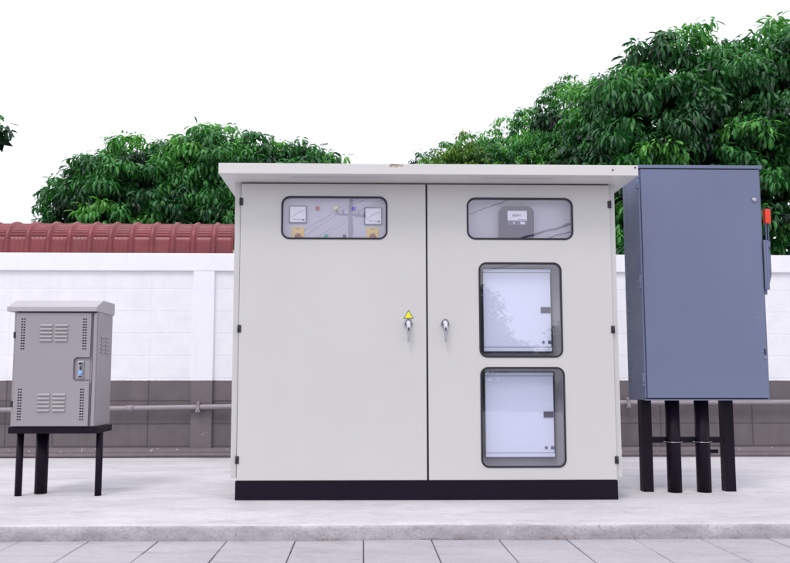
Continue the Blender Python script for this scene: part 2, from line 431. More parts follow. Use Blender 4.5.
# slab: irregular cast edge
xs = np.linspace(-9, 9, 900)
prof = [(3.747, -.12), (3.737, -.075), (3.733, -.055), (3.731, -.035), (3.731, -.018), (3.735, -.006), (3.745, -.001), (3.77, 0), (3.9, 0), (4.3, 0), (5.2, 0), (6.2, 0), (7.2, 0)]
vs = []; n = len(prof)
for x in xs:
    e = noise.noise(Vector((x * 1.3, 0, 0))) * .012
    for k, (y, z) in enumerate(prof):
        yy, zz = y, z
        if k < 8:
            yy += e + noise.noise(Vector((x * 14, z * 40, 3))) * .005 + noise.noise(Vector((x * 45, z * 90, 7))) * .0025
            if 3 < k < 7:
                c_ = max(0, noise.noise(Vector((x * 9, 5, 1))) - .25)
                yy += c_ * .03; zz -= c_ * .012
        else:
            zz += noise.noise(Vector((x * .8, y * .8, 2))) * .003
        if k > 6: zz += noise.noise(Vector((x * .8, 0, 2))) * .001
        vs.append((x, yy, zz))
fs = []; mis = []
for i in range(len(xs) - 1):
    for k in range(n - 1):
        fs.append((i * n + k, (i + 1) * n + k, (i + 1) * n + k + 1, i * n + k + 1)); mis.append(1 if k < 5 else 0)
me = bpy.data.meshes.new('slab'); me.from_pydata(vs, [], fs); me.update()
o = link('concrete_slab', me, [M['slab'], M['kerb']], smooth=True); tag(o, kind='structure')
me.polygons.foreach_set('material_index', mis)

# ------------------------------------------------------------------ boundary wall
WY = 7.0
wall = empty('boundary_wall', (0, WY, 0), 'white painted block wall with a grey brown lower band', 'wall')
MB().box(-12, 12, WY, WY + .10, -.1, 1.716).build('block_panel', M['wall'], wall)
MB().box(-12, 12, WY - .028, WY + .13, 1.716, 1.882, .006).build('coping_beam', M['render'], wall)
for x in (-10.5, -7.5, -4.5, -1.485, 1.55, 4.62, 7.6, 10.6):
    MB().box(x - .098, x + .098, WY - .03, WY + .12, -.1, 1.714, .005).build('pilaster', M['render'], wall)
mb = MB(); b = bmesh.new()
xs2 = np.linspace(-12, 12, 500); pf = [(-.062, -.1), (-.060, .03), (-.052, .062), (-.03, .078), (.0, .082)]
vv = [[b.verts.new((x, WY + y + noise.noise(Vector((x * 5, z * 20, 0))) * .008, z + noise.noise(Vector((x * 4, 1, 0))) * .006)) for y, z in pf] for x in xs2]
for i in range(len(xs2) - 1):
    for k in range(len(pf) - 1): b.faces.new((vv[i][k], vv[i + 1][k], vv[i + 1][k + 1], vv[i][k + 1])).smooth = True
mb._merge(b); mb.build('footing_ledge', M['render'], wall)

# conduit along the wall
cp = empty('wall_conduit', (-1.5, WY - .065, .45), 'long grey conduit clipped across the lower wall behind the cabinets', 'conduit')
pz = lambda x: .413 + (x + 3.3) * .0105 if x > -3.3 else .413
pz = lambda x: .452 + .045 * math.tanh((x + 1.6) * .35)
MB().tube([(x, WY - .065, pz(x)) for x in np.linspace(-9, 9, 60)], .0225, 14).build('pipe', M['greypipe'], cp)
for x in (-2.12, .4, 3.1, -5.0):
    MB().cyl((x - .035, WY - .065, pz(x - .035)), (x + .035, WY - .065, pz(x + .035)), .0275, n=16, bev=.003).build('coupling', M['greypipe'], cp)
for x in (-1.505, 1.55, -4.5, 2.45, 4.5):
    z = pz(x)
    m2 = MB().box(x - .012, x + .012, WY - .075, WY - .0305, z + .026, z + .050, .002)
    m2.box(x - .015, x + .015, WY - .094, WY - .089, z - .03, z + .03, .001)
    m2.box(x - .015, x + .015, WY - .094, WY - .031, z + .0235, z + .029, .001).box(x - .02, x + .02, WY - .09, WY - .031, z - .045, z - .0235, .002)
    m2.build('bracket', M['greypipe'], cp)
lp = MB().tube([(x, WY - .095, .021 + .002 * math.sin(x * 3)) for x in np.linspace(-9, 9, 60)], .019, 12).build('ground_pipe', M['brownpipe'])
tag(lp, 'thin brown pipe lying on the slab along the foot of the wall', 'pipe')

# ------------------------------------------------------------------ red roof beyond the wall
shed = empty('low_shed', (-4, 8.6, 0), 'low shed with a ribbed red curved metal roof showing above the white wall', 'shed')
pr = []
for t in np.linspace(0, 1, 10): pr.append((8.20 + .03 * t, 1.9 + .33 * t))
for a in np.linspace(8, 88, 44): pr.append((8.23 + .30 * (1 - math.cos(R(a))), 2.235 + .235 * math.sin(R(a))))
for t in np.linspace(.1, 1, 4): pr.append((8.53 + 1.4 * t, 2.47 + .02 * t))
pr = np.array(pr)
tg = np.gradient(pr, axis=0); tg /= np.linalg.norm(tg, axis=1)[:, None]
nrm = np.stack([-tg[:, 1], tg[:, 0]], 1)
arc = np.concatenate([[0], np.cumsum(np.linalg.norm(np.diff(pr, axis=0), axis=1))])
X0, X1, PIT = -8.5, -1.437, .2265
xs3 = np.arange(X1, X0, -PIT / 26)
vs = []; npf = len(pr)
for x in xs3:
    u = ((X1 - x + PIT * .18) / PIT) % 1.0
    d = min(abs(u - .13), abs(u - 1.13))
    rib = .026 * max(0, 1 - (d / .115) ** 2) ** .5 if d < .115 else (-.006 if d < .15 else 0)
    fine = .006 * max(0, math.cos((u - .55) * 2 * math.pi * 5)) if .28 < u < .98 else 0
    for k in range(npf):
        cr_ = 0
        s_ = arc[k]
        if d >= .15 and .34 < s_ < .72: cr_ = .008 * math.cos(s_ * 2 * math.pi / .036)
        if s_ > .34: fine_ = 0
        else: fine_ = fine
        h = rib + fine_ + cr_
        vs.append((x, pr[k, 0] + nrm[k, 0] * h, pr[k, 1] + nrm[k, 1] * h))
fs = [(i * npf + k, i * npf + k + 1, (i + 1) * npf + k + 1, (i + 1) * npf + k) for i in range(len(xs3) - 1) for k in range(npf - 1)]
me = bpy.data.meshes.new('roof'); me.from_pydata(vs, [], fs); me.update()
o = link('roof', me, M['redroof'], shed, smooth=True)
mod = o.modifiers.new('s', 'SOLIDIFY'); mod.thickness = .004; mod.offset = -1
MB().box(-8.4, -1.5, 8.35, 9.85, -.14, 2.2).build('wall', M['render'], shed)

# ------------------------------------------------------------------ main cabinet
FY = 4.455
cab = empty('switchgear_cabinet', (.38, 4.9, 0), 'large cream two door electrical cabinet with four windows on a black plinth', 'electrical cabinet')
MB().box(-.745, 1.503, FY + .006, 5.30, 0, .112, .003).build('plinth', M['black'], cab)
bd = MB()
bd.box(-.775, -.7405, FY + .014, 5.32, .128, 1.8995, .003)          # side sheets
bd.box(1.5005, 1.533, FY + .014, 5.32, .128, 1.8995, .003)
bd.box(-.7405, 1.5005, 5.30, 5.318, .1135, 1.8995)
bd.box(-.7405, 1.5005, FY + .03, 5.30, .1135, .128)
bd.box(-.7405, 1.5005, FY + .03, 5.30, 1.875, 1.8995)
bd.build('body', M['creamside'], cab)
MB().box(-.7405, 1.5005, FY + .024, FY + .030, .1135, .16).box(-.7405, 1.5005, FY + .024, FY + .030, 1.85, 1.8995) \
    .box(-.7405, -.70, FY + .024, FY + .030, .16, 1.85).box(1.46, 1.5005, FY + .024, FY + .030, .16, 1.85) \
    .box(.36, .41, FY + .024, FY + .030, .16, 1.85).build('door_seal_frame', M['seal'], cab)
rf = MB(); rf.box(-.840, 1.610, 4.27, 5.42, 1.892, 1.955, .004)
rf.box(-.83, 1.60, 4.4, 5.41, 1.956, 1.962, .003)
roof = rf.build('roof', M['roof'], cab)
vt = MB().box(-.43, .10, 4.335, 4.346, 1.888, 1.8915, .001); vt.build('drip_rail', M['grey_inner'], roof)
vt = MB().box(.70, 1.12, 4.335, 4.346, 1.888, 1.8915, .001); vt.build('drip_rail', M['grey_inner'], roof)
for x, z in ((1.46, 1.925), (1.592, 1.94)):
    MB().cyl((x, 4.272, z), (x, 4.266, z), .005, n=10).build('screw', M['hinge'], roof)

W1 = (-.494, .146, 1.542, 1.806, .052)
W2 = (.6255, 1.272, 1.5437, 1.802, .052)
W3 = (.6925, 1.194, .833, 1.406, .048)
W4 = (.6955, 1.200, .186, .777, .048)
def shrink(w, d): return (w[0] + d, w[1] - d, w[2] + d, w[3] - d, max(.004, w[4] - d))
doors = []
for (x0, x1, wins) in ((-.7365, .376, [W1]), (.3875, 1.4975, [W2, W3, W4])):
    d = link('door', plate([rect(x0, x1, .116, 1.882)] + [rrect(*shrink(w_, .008)) for w_ in wins], FY, FY + .022), M['cream'], cab)
    doors.append(d)
    for w_ in wins:
        g = link('window_gasket', plate([rrect(*w_), rrect(*shrink(w_, .0108))], FY - .005, FY + .004, .002), M['rubber'], d)
        link('window_pane', plate([rrect(*shrink(w_, .009))], FY + .006, FY + .010, .0003), M['glass'], d)
    left = x0 < 0
    for z in ((1.77, 1.003, .235) if left else (1.763, 1.001, .230)):
        hx = x0 - .006 if left else x1 - .012
        h = MB().box(hx, hx + .019, FY - .006, FY + .012, z - .022, z + .022, .002)
        h.cyl((hx + (.003 if left else .016), FY - .004, z - .022), (hx + (.003 if left else .016), FY - .004, z + .022), .006, n=10)
        h.build('hinge', M['hinge'], d)
for d, hx in ((doors[0], .2695), (doors[1], .4885)):
    hz = 1.036
    h = MB()
    h.cyl((hx, FY, hz), (hx, FY - .012, hz), .0275, .025, 28, .002)
    h.cyl((hx, FY - .012, hz), (hx, FY - .032, hz), .017, .014, 24, .003)
    bb = bmesh.new()                      # tapering lever
    rings = []
    for (z, y, wd, th) in ((hz + .016, FY - .036, .011, .006), (hz, FY - .040, .0125, .008), (hz - .03, FY - .043, .0105, .0075), (hz - .07, FY - .040, .0085, .006), (hz - .108, FY - .034, .0075, .0055), (hz - .114, FY - .032, .004, .003)):
        rings.append([bb.verts.new((hx + wd * math.cos(a), y + th * math.sin(a), z)) for a in [2 * math.pi * k / 14 for k in range(14)]])
    for i in range(len(rings) - 1):
        for k in range(14): bb.faces.new((rings[i][k], rings[i][(k + 1) % 14], rings[i + 1][(k + 1) % 14], rings[i + 1][k])).smooth = True
    bb.faces.new(rings[0]); bb.faces.new(rings[-1][::-1]); bmesh.ops.recalc_face_normals(bb, faces=bb.faces[:])
    h._merge(bb); h.build('handle', M['chrome'], d)
# yellow warning triangle on the left door
ts = MB(); ts.mi = 1; ts.prism([(.2405, 1.0645), (.301, 1.0645), (.2707, 1.1175)], 'y', FY - .0012, FY - .0002)
ts.mi = 0; ts.prism([(.2465, 1.0685), (.295, 1.0685), (.2707, 1.1100)], 'y', FY - .0022, FY - .0013)
o = ts.build('warning_sign', [M['signyellow'], M['ink']], doors[0])

# interior
MB().box(-.73, 1.49, 4.575, 4.585, .14, 1.86).build('back_plate', M['grey_inner'], cab)
ip = MB().box(-.56, .22, 4.500, 4.504, 1.46, 1.85, .001).build('instrument_panel', M['inner'], cab)
def gauge(xc, zc):
    g = MB(); g.mi = 0; g.box(xc - .054, xc + .054, 4.488, 4.4995, zc - .054, zc + .054, .002)
    g.mi = 1; g.box(xc - .0475, xc + .0475, 4.4865, 4.4878, zc - .0475, zc + .0475)
    g.mi = 2
    pts = [(xc - .036 + .072 * t, 4.4860, zc - .020 + .040 * math.sin(t * 1.57)) for t in np.linspace(0, 1, 12)]
    for a, b_ in zip(pts, pts[1:]): g.cyl(a, b_, .0006, n=5)
    for k in range(7):
        t = k / 6; x = xc - .036 + .072 * t; z = zc - .020 + .040 * math.sin(t * 1.57)
        g.cyl((x, 4.486, z), (x + .004, 4.486, z + .007), .0007, n=5)
    g.cyl((xc + .034, 4.486, zc - .034), (xc - .028, 4.486, zc - .030), .0012, n=5)
    g.cyl((xc + .034, 4.4862, zc - .034), (xc + .034, 4.4845, zc - .034), .006, n=12)
    g.build('gauge', [M['gaugeframe'], M['gaugeface'], M['ink']], ip)
gauge(-.397, 1.7015); gauge(.060, 1.6925)
def lamp(x, z, mat, r=.0135):
    g = MB(); g.mi = 1; g.cyl((x, 4.4995, z), (x, 4.494, z), r + .003, n=24)
    g.mi = 0; g.cyl((x, 4.4938, z), (x, 4.484, z), r, n=24, bev=.003); g.sphere((x, 4.484, z), r * .9, (1, .4, 1))
    g.build('pilot_lamp', [mat, M['steel']], ip)
lamp(-.279, 1.7405, M['redlamp']); lamp(-.168, 1.741, M['yellamp']); lamp(-.059, 1.7385, M['bluelamp'])
lamp(-.225, 1.567, M['greenlamp']); lamp(-.114, 1.567, M['dark'], .012)
for x in (-.396, .057):
    g = MB(); g.mi = 0; g.box(x - .037, x + .037, 4.495, 4.4995, 1.530, 1.624, .002)
    g.mi = 2; g.mesh(text_mesh('MAIN', x, 1.613, 4.4945, .011))
    g.mi = 1; g.cyl((x, 4.4948, 1.566), (x, 4.480, 1.566), .020, .018, 28, .003); g.box(x - .005, x + .005, 4.470, 4.481, 1.548, 1.584, .002)
    g.build('selector_switch', [M['yellow'], M['redknob'], M['ink']], ip)
# energy meter behind the upper right window
mp = MB().box(.58, 1.32, 4.535, 4.539, 1.47, 1.85, .001).build('meter_panel', M['inner'], cab)
g = MB(); g.mi = 0
g.prism([(p[0], p[1]) for p in rrect(.832, 1.042, 1.545, 1.759, .038)], 'y', 4.490, 4.5345, .003)
g.mi = 1; g.box(.880, .998, 4.487, 4.4895, 1.669, 1.729, .001)
g.mi = 3; g.box(.880, .998, 4.487, 4.4895, 1.640, 1.6675, .001)
g.mi = 2; g.mesh(text_mesh('00041', .936, 1.700, 4.4865, .022))
g.box(.942, .992, 4.4864, 4.4868, 1.674, 1.6765)
g.mi = 1; g.box(.957, .985, 4.4862, 4.4868, 1.646, 1.661); g.box(.915, .921, 4.4862, 4.4868, 1.646, 1.661)
g.build('energy_meter', [M['meterbody'], M['lcd'], M['ink'], M['gaugeframe']], mp)
# two distribution boards behind the lower right windows
for (x0, x1, z0, z1) in ((.7225, 1.150, .865, 1.378), (.7265, 1.155, .235, .751)):
    fr = MB(); fr.box(x0, x1, 4.515, 4.574, z0, z1, .003)
    q = fr.build('distribution_board', M['dark'], cab)
    MB().box(x0 + .007, x1 - .012, 4.511, 4.5145, z0 + .034, z1 - .028, .0008).build('board_door', M['board'], q)
    MB().box(x0 + .007, x1 - .008, 4.512, 4.5145, z0 + .008, z0 + .031, .0008).build('trim_strip', M['board'], q)
    MB().box(x0 + .007, x1 - .008, 4.512, 4.5145, z1 - .025, z1 - .006, .0008).build('trim_strip', M['board'], q)
    zl = (z0 + z1) / 2 + (.001 if z0 > .5 else .001)
    MB().box(x1 - .073, x1 - .014, 4.506, 4.511, zl - .018, zl + .018, .001).box(x1 - .055, x1 - .03, 4.503, 4.5065, zl - .005, zl + .003, .001).build('latch', M['dark'], q)
    s = MB(); cx = x1 - .060; cz = z0 + .062
    s.prism([(cx - .012, cz), (cx, cz - .012), (cx + .012, cz), (cx, cz + .012)], 'y', 4.5098, 4.5108)
    s.box(x1 - .033, x1 - .012, 4.5098, 4.5108, cz - .010, cz + .010)
    s.build('printed_symbol', M['gaugeframe'], q)

# ------------------------------------------------------------------ blue-grey box on the right
BY = 4.62
bb_ = empty('disconnect_box', (2.13, 4.76, 0), 'tall blue grey steel switch box standing on black legs at the right', 'switch box')
bx = MB()
bx.box(1.737, 2.521, BY + .004, 4.90, .576, 2.045, .003)
bx.box(1.735, 2.525, BY - .022, 4.905, 2.034, 2.0545, .002)      # folded top lip
bx.box(1.737, 2.521, BY - .012, BY + .004, .574, .583, .001)
bx.build('body', M['blue'], bb_)
dr = MB().box(1.750, 2.503, BY - .018, BY + .001, .590, 2.028, .0025).build('door', M['blue'], bb_)
MB().box(2.5032, 2.5075, BY + .001, BY + .006, .583, 2.033).box(1.752, 2.5031, BY + .001, BY + .0055, .5845, .5895).build('door_gap_shade', M['rubber'], bb_)  # dark strips standing in for the shadow line in the door gap
MB().box(1.7365, 1.7475, BY - .008, BY + .003, .59, 2.028, .002).build('hinge_strip', M['blue'], bb_)
for z in (1.945, 1.31, .70):
    h = MB().cyl((1.730, BY - .006, z - .042), (1.730, BY - .006, z + .042), .0065, n=12)
    h.box(1.7225, 1.7375, BY - .014, BY + .004, z + .026, z + .036, .001).box(1.7225, 1.7375, BY - .014, BY + .004, z - .036, z - .026, .001)
    h.build('hinge', M['blue'], bb_)
MB().cyl((2.4655, BY - .018, 1.833), (2.4655, BY - .027, 1.833), .0135, n=8, bev=.002).cyl((2.4655, BY - .027, 1.833), (2.4655, BY - .031, 1.833), .007, n=12).build('bolt', M['steel'], dr)
MB().cyl((2.492, BY - .018, .838), (2.492, BY - .024, .838), .007, n=8, bev=.001).build('bolt', M['steel'], dr)
MB().box(2.486, 2.4955, BY - .021, BY - .0175, .858, .893, .001).build('lock_slot', M['hinge'], dr)
ck = MB(); ck.mesh(text_mesh('A K F', 2.463, 1.083, BY - .0185, .022, .0003)); ck.mesh(text_mesh('C', 2.463, 1.050, BY - .0185, .022, .0003))
ck.build('chalk_mark', M['chalk'], dr)
sv = []
for k in range(34):
    z = .65 + k * .04
    MB().box(1.7345, 1.7375, 4.845, 4.862, z, z + .012, .001).build('side_slot', M['blue'], bb_)
# operating handle on the right hand side
YH = 4.65
hs = MB(); hs.box(2.5225, 2.536, BY - .03, YH + .07, 1.262, 1.575, .003); hs.box(2.509, 2.5215, BY - .030, BY - .020, 1.262, 1.575, .002)
hs.prism([(2.534, 1.285), (2.556, 1.30), (2.571, 1.36), (2.571, 1.49), (2.556, 1.545), (2.534, 1.56)], 'y', YH - .025, YH + .045, .004)
hs.box(2.524, 2.540, YH - .02, YH + .02, 1.235, 1.264, .002)
hs.cyl((2.545, YH - .03, 1.40), (2.545, YH - .045, 1.40), .012, n=12, bev=.002)
ha = hs.build('switch_housing', M['blue'], bb_)
MB().box(2.5535, 2.5570, YH - .012, YH, 1.535, 1.72).box(2.5690, 2.5725, YH - .012, YH, 1.50, 1.72).box(2.548, 2.5735, YH - .02, YH + .03, 1.535, 1.575, .004).build('lever', M['blue'], bb_)
MB().box(2.5485, 2.5835, YH - .022, YH + .012, 1.690, 1.782, .006).cyl((2.566, YH - .0215, 1.71), (2.566, YH - .024, 1.71), .004, n=8).build('grip', M['orange'], bb_)
MB().tube([(2.53, YH, 1.783), (2.55, YH, 1.790), (2.575, YH, 1.787), (2.60, YH - .01, 1.795)], .0025, 6).sphere((2.60, YH - .01, 1.793), .006).build('safety_wire', M['hinge'], bb_)
for x in (1.795, 2.318):
    l = MB(); l.box(x - .032, x + .032, 4.752, 4.758, 0, .5755, .001); l.box(x - .032, x - .026, 4.7585, 4.815, 0, .5755, .001); l.box(x + .026, x + .032, 4.7585, 4.815, 0, .5755, .001)
    l.build('leg', M['black'], bb_)
MB().box(1.8275, 2.2855, 4.756, 4.762, .305, .342, .001).box(1.8275, 2.2855, 4.7625, 4.79, .336, .342, .001).build('crossbar', M['black'], bb_)
MB().box(2.12, 2.262, 4.79, 4.796, .235, .260, .001).build('stay', M['black'], bb_)
for x in (1.957, 2.143):
    cdu = MB().cyl((x, 4.745, -.005), (x, 4.745, .5755), .0435, n=28)
    q = cdu.build('conduit_pipe', M['black'], bb_)
    s = MB(); s.tube([(x + .048 * math.cos(a), 4.745 + .048 * math.sin(a), .312) for a in np.linspace(math.pi * .98, math.pi * 2.02, 18)], .0022, 6)
    s.tube([(x - .065, 4.75, .314), (x - .047, 4.742, .312)], .0022, 6).tube([(x + .047, 4.742, .312), (x + .065, 4.75, .314)], .0022, 6)
    s.build('strap', M['steel'], q)

# ------------------------------------------------------------------ small grey box on the left
sb = empty('telecom_box', (-1.86, 4.73, 0), 'small grey louvred metal box on thin black legs at the left', 'utility box')
SY = 4.60
bd = MB()
bd.box(-2.122, -1.6155, SY, 4.86, .4215, 1.113, .003)
body = bd.build('body', M['greybox'], sb)
rf = MB().prism([(4.57, 1.115), (4.57, 1.1415), (4.69, 1.193), (4.90, 1.193), (4.90, 1.115)], 'x', -2.158, -1.6175, .002)
rf.build('roof', M['greyroof'], sb)
MB().box(-2.10, -1.63, SY - .010, 4.86, 1.1085, 1.1145).build('roof_gap_seal', M['rubber'], sb)
# door with a stepped notch for the handle and vent slots
def slots(xc, z0, z1, dx, n_=12):
    r = []
    for k in range(n_):
        t = k / (n_ - 1); z = z0 + (z1 - z0) * t
        for s_ in (-1, 1):
            xx = xc + s_ * .0068
            r.append(rect(xx - .0054, xx + .0054, z - .0042, z + .0042))
    return r
dx0, dx1, dz0, dz1 = -2.104, -1.654, .424, 1.106
nx0, nz0, nz1 = -1.752, .692, .838
ol = [(dx0, dz0), (dx1, dz0), (dx1, nz0 - .004), (dx1 - .006, nz0), (nx0 + .015, nz0), (nx0, nz0 + .015), (nx0, nz1 - .015), (nx0 + .015, nz1), (dx1 - .006, nz1), (dx1, nz1 + .004), (dx1, dz1), (dx0, dz1)]
holes = slots(-2.062, .888, 1.068, 0) + slots(-1.691, .888, 1.068, 0) + slots(-2.066, .463, .643, 0) + slots(-1.694, .463, .643, 0)
MB().box(-2.095, -1.665, SY - .0045, SY - .0005, .43, .68).box(-2.095, -1.665, SY - .0045, SY - .0005, .85, 1.10).build('inner_liner', M['dark'], sb)
d = link('door', plate([ol] + holes, SY - .016, SY - .006, .0004), M['greybox'], sb)
def louvre(x0, x1, z):
    lm = MB()
    lm.prism([(SY - .0165, z + .009), (SY - .0245, z - .004), (SY - .0225, z - .007), (SY - .0165, z - .007)], 'x', x0, x1, .001)
    lm.build('louvre', M['greybox'], d)
for xa, xb in ((-1.958, -1.884), (-1.868, -1.792)):
    for k in range(5):
        louvre(xa, xb, 1.030 - k * .0225); louvre(xa - .001, xb - .001, .612 - k * .0235)
# raised post beside the door; dark strip stands in for the gap's shade
MB().box(-1.6455, -1.6395, SY - .0025, SY + .001, .424, 1.106).build('door_gap_shade', M['dark'], sb)
MB().box(-1.6375, -1.618, SY - .016, SY - .0005, .424, 1.106, .002).build('door_post', M['greybox'], sb)
MB().box(-1.745, -1.655, SY - .003, SY - .0005, .70, .83, .002).build('handle_recess', M['greybox'], sb)
hh = MB(); hh.mi = 0; hh.box(-1.7275, -1.6900, SY - .010, SY - .0035, .708, .816, .004)
hh.mi = 1; hh.box(-1.7215, -1.6955, SY - .024, SY - .010, .788, .812, .004); hh.box(-1.7165, -1.700, SY - .020, SY - .010, .752, .788, .003); hh.box(-1.7215, -1.6965, SY - .022, SY - .010, .712, .730, .003)
hh.mi = 2; hh.cyl((-1.7085, SY - .010, .745), (-1.7085, SY - .023, .745), .0135, n=20, bev=.002)
hh.build('handle', [M['steel'], M['chrome'], M['skyblue']], sb)
for z in (.972, .556):
    MB().box(-2.1185, -2.1030, SY - .017, SY - .001, z - .018, z + .018, .0015).build('hinge', M['hinge'], d)
# side louvres on the right face
for ya, yb in ((4.655, 4.715), (4.735, 4.795)):
    for k in range(5):
        z = .965 - k * .0235
        MB().prism([(-1.6158, z + .009), (-1.6085, z - .004), (-1.6105, z - .007), (-1.6158, z - .007)], 'y', ya, yb, .0008).build('side_louvre', M['greybox'], body)
MB().box(-2.131, -1.601, SY - .006, 4.868, .3785, .4195, .003).build('base_plate', M['black'], sb)
for x in (-2.093, -1.6115):
    MB().cyl((x, 4.68, 0), (x, 4.68, .379), .0205, n=18).build('leg', M['black'], sb)
for x in (-2.093, -1.6115):
    pass
MB().cyl((-1.997, 4.775, -.005), (-1.997, 4.775, .379), .0375, n=26).build('conduit_pipe', M['black'], sb)

# ------------------------------------------------------------------ trees
def leaves(rng, base, azi, e0, droop, L, W, roll):
    n = len(base); ts = (0, .34, .70, 1.0)
    pts = [base]; p = base.copy(); ds = []
    prev = 0
    for t in ts[1:]:
        e = e0 - droop * (t + prev) / 2
        d = np.stack([np.cos(azi) * np.cos(e), np.sin(azi) * np.cos(e), np.sin(e)], 1)
        p = p + d * (L * (t - prev))[:, None]; pts.append(p.copy()); ds.append(d); prev = t
    side = np.stack([-np.sin(azi), np.cos(azi), np.zeros(n)], 1)
    V = np.zeros((n, 8, 3))
    V[:, 0] = pts[0]
    for j, wf, i0 in ((1, .85, 1), (2, 1.0, 4)):
        up = np.cross(ds[j], side); up /= np.linalg.norm(up, axis=1)[:, None] + 1e-9
        s2 = side * np.cos(roll)[:, None] + up * np.sin(roll)[:, None]
        u2 = -side * np.sin(roll)[:, None] + up * np.cos(roll)[:, None]
        hw = (W * wf * .5)[:, None]
        V[:, i0] = pts[j] - s2 * hw - u2 * hw * .45; V[:, i0 + 1] = pts[j]; V[:, i0 + 2] = pts[j] + s2 * hw - u2 * hw * .45
    V[:, 7] = pts[3]
    return V
TRI = [(0, 2, 1), (0, 3, 2), (4, 5, 7), (5, 6, 7)]; QUAD = [(1, 2, 5, 4), (2, 3, 6, 5)]
def leaf_object(name, V, tone, mat, parent):
    n = len(V); me = bpy.data.meshes.new(name)
    base = (np.arange(n) * 8)[:, None, None]
    t = (base + np.array(TRI)[None]).reshape(-1); q = (base + np.array(QUAD)[None]).reshape(-1)
    loops = np.concatenate([t, q]).astype(np.int32)
    nt_, nq = n * 4, n * 2
    starts = np.concatenate([np.arange(nt_) * 3, nt_ * 3 + np.arange(nq) * 4]).astype(np.int32)
    me.vertices.add(n * 8); me.vertices.foreach_set('co', V.astype(np.float32).reshape(-1))
    me.loops.add(len(loops)); me.loops.foreach_set('vertex_index', loops)
    me.polygons.add(nt_ + nq); me.polygons.foreach_set('loop_start', starts)
    me.update(calc_edges=True); me.validate()
    a = me.attributes.new('tone', 'FLOAT', 'POINT'); a.data.foreach_set('value', np.repeat(tone, 8).astype(np.float32))
    return link(name, me, mat, parent, smooth=True)
def rosettes(rng, C_, Nrm, tone, nl, L, W, spread=1.0):
    """umbrella shaped sprays of long drooping leaves"""
    m = len(C_)
    k = np.tile(np.arange(nl), m); c = np.repeat(C_, nl, 0)
    azi = rng.uniform(0, 6.28, m).repeat(nl) + k * 2.39996 + rng.normal(0, .25, m * nl)
    lev = (k / nl)
    e0 = .50 - 1.35 * lev + rng.normal(0, .22, m * nl)
    droop = rng.uniform(1.1, 2.2, m * nl)
    # lean outwards
    n2 = np.repeat(Nrm, nl, 0)
    base = c + np.stack([np.cos(azi), np.sin(azi), -lev * .8], 1) * (.045 * spread * L / .17) + n2 * .01
    Ls = L * rng.uniform(.55, 1.2, m * nl); Ws = W * rng.uniform(.8, 1.15, m * nl)
    V = leaves(rng, base, azi, e0, droop, Ls, Ws, rng.normal(0, .45, m * nl))
    tn = np.clip(np.repeat(tone, nl) + rng.normal(0, .10, m * nl), 0, 1)
    return V, tn
def crown_points(rng, xs_, hs_, yc, Rd, zlo, step, back=.4, jit=.12):
    """points on the shell of a crown whose top follows a height profile"""
    pts = []; nr = []
    x = xs_[0]
    while x < xs_[-1]:
        H = np.interp(x, xs_, hs_) - zlo
        edge = min(1, (x - xs_[0]) / 1.0 + .25, (xs_[-1] - x) / 1.0 + .25)
        Ry = Rd * edge ** .6
        arc_len = H + Ry * 1.3
        nth = max(3, int(arc_len * 2 / step))
        for i in range(nth):
            th = (i + rng.uniform(-.4, .4)) / nth * math.pi
            if th > math.pi * .58 and rng.random() > back: continue
            c, s = math.cos(th), math.sin(th)
            cc = math.copysign(abs(c) ** .6, c); ss = max(0, s) ** .75
            f = 1 - abs(rng.normal(0, jit))
            pts.append((x + rng.uniform(-.5, .5) * step, yc - Ry * cc * f, zlo + H * ss * f)); nr.append((rng.uniform(-.3, .3), -c, s))
        x += step * .9
    return np.array(pts), np.array(nr)
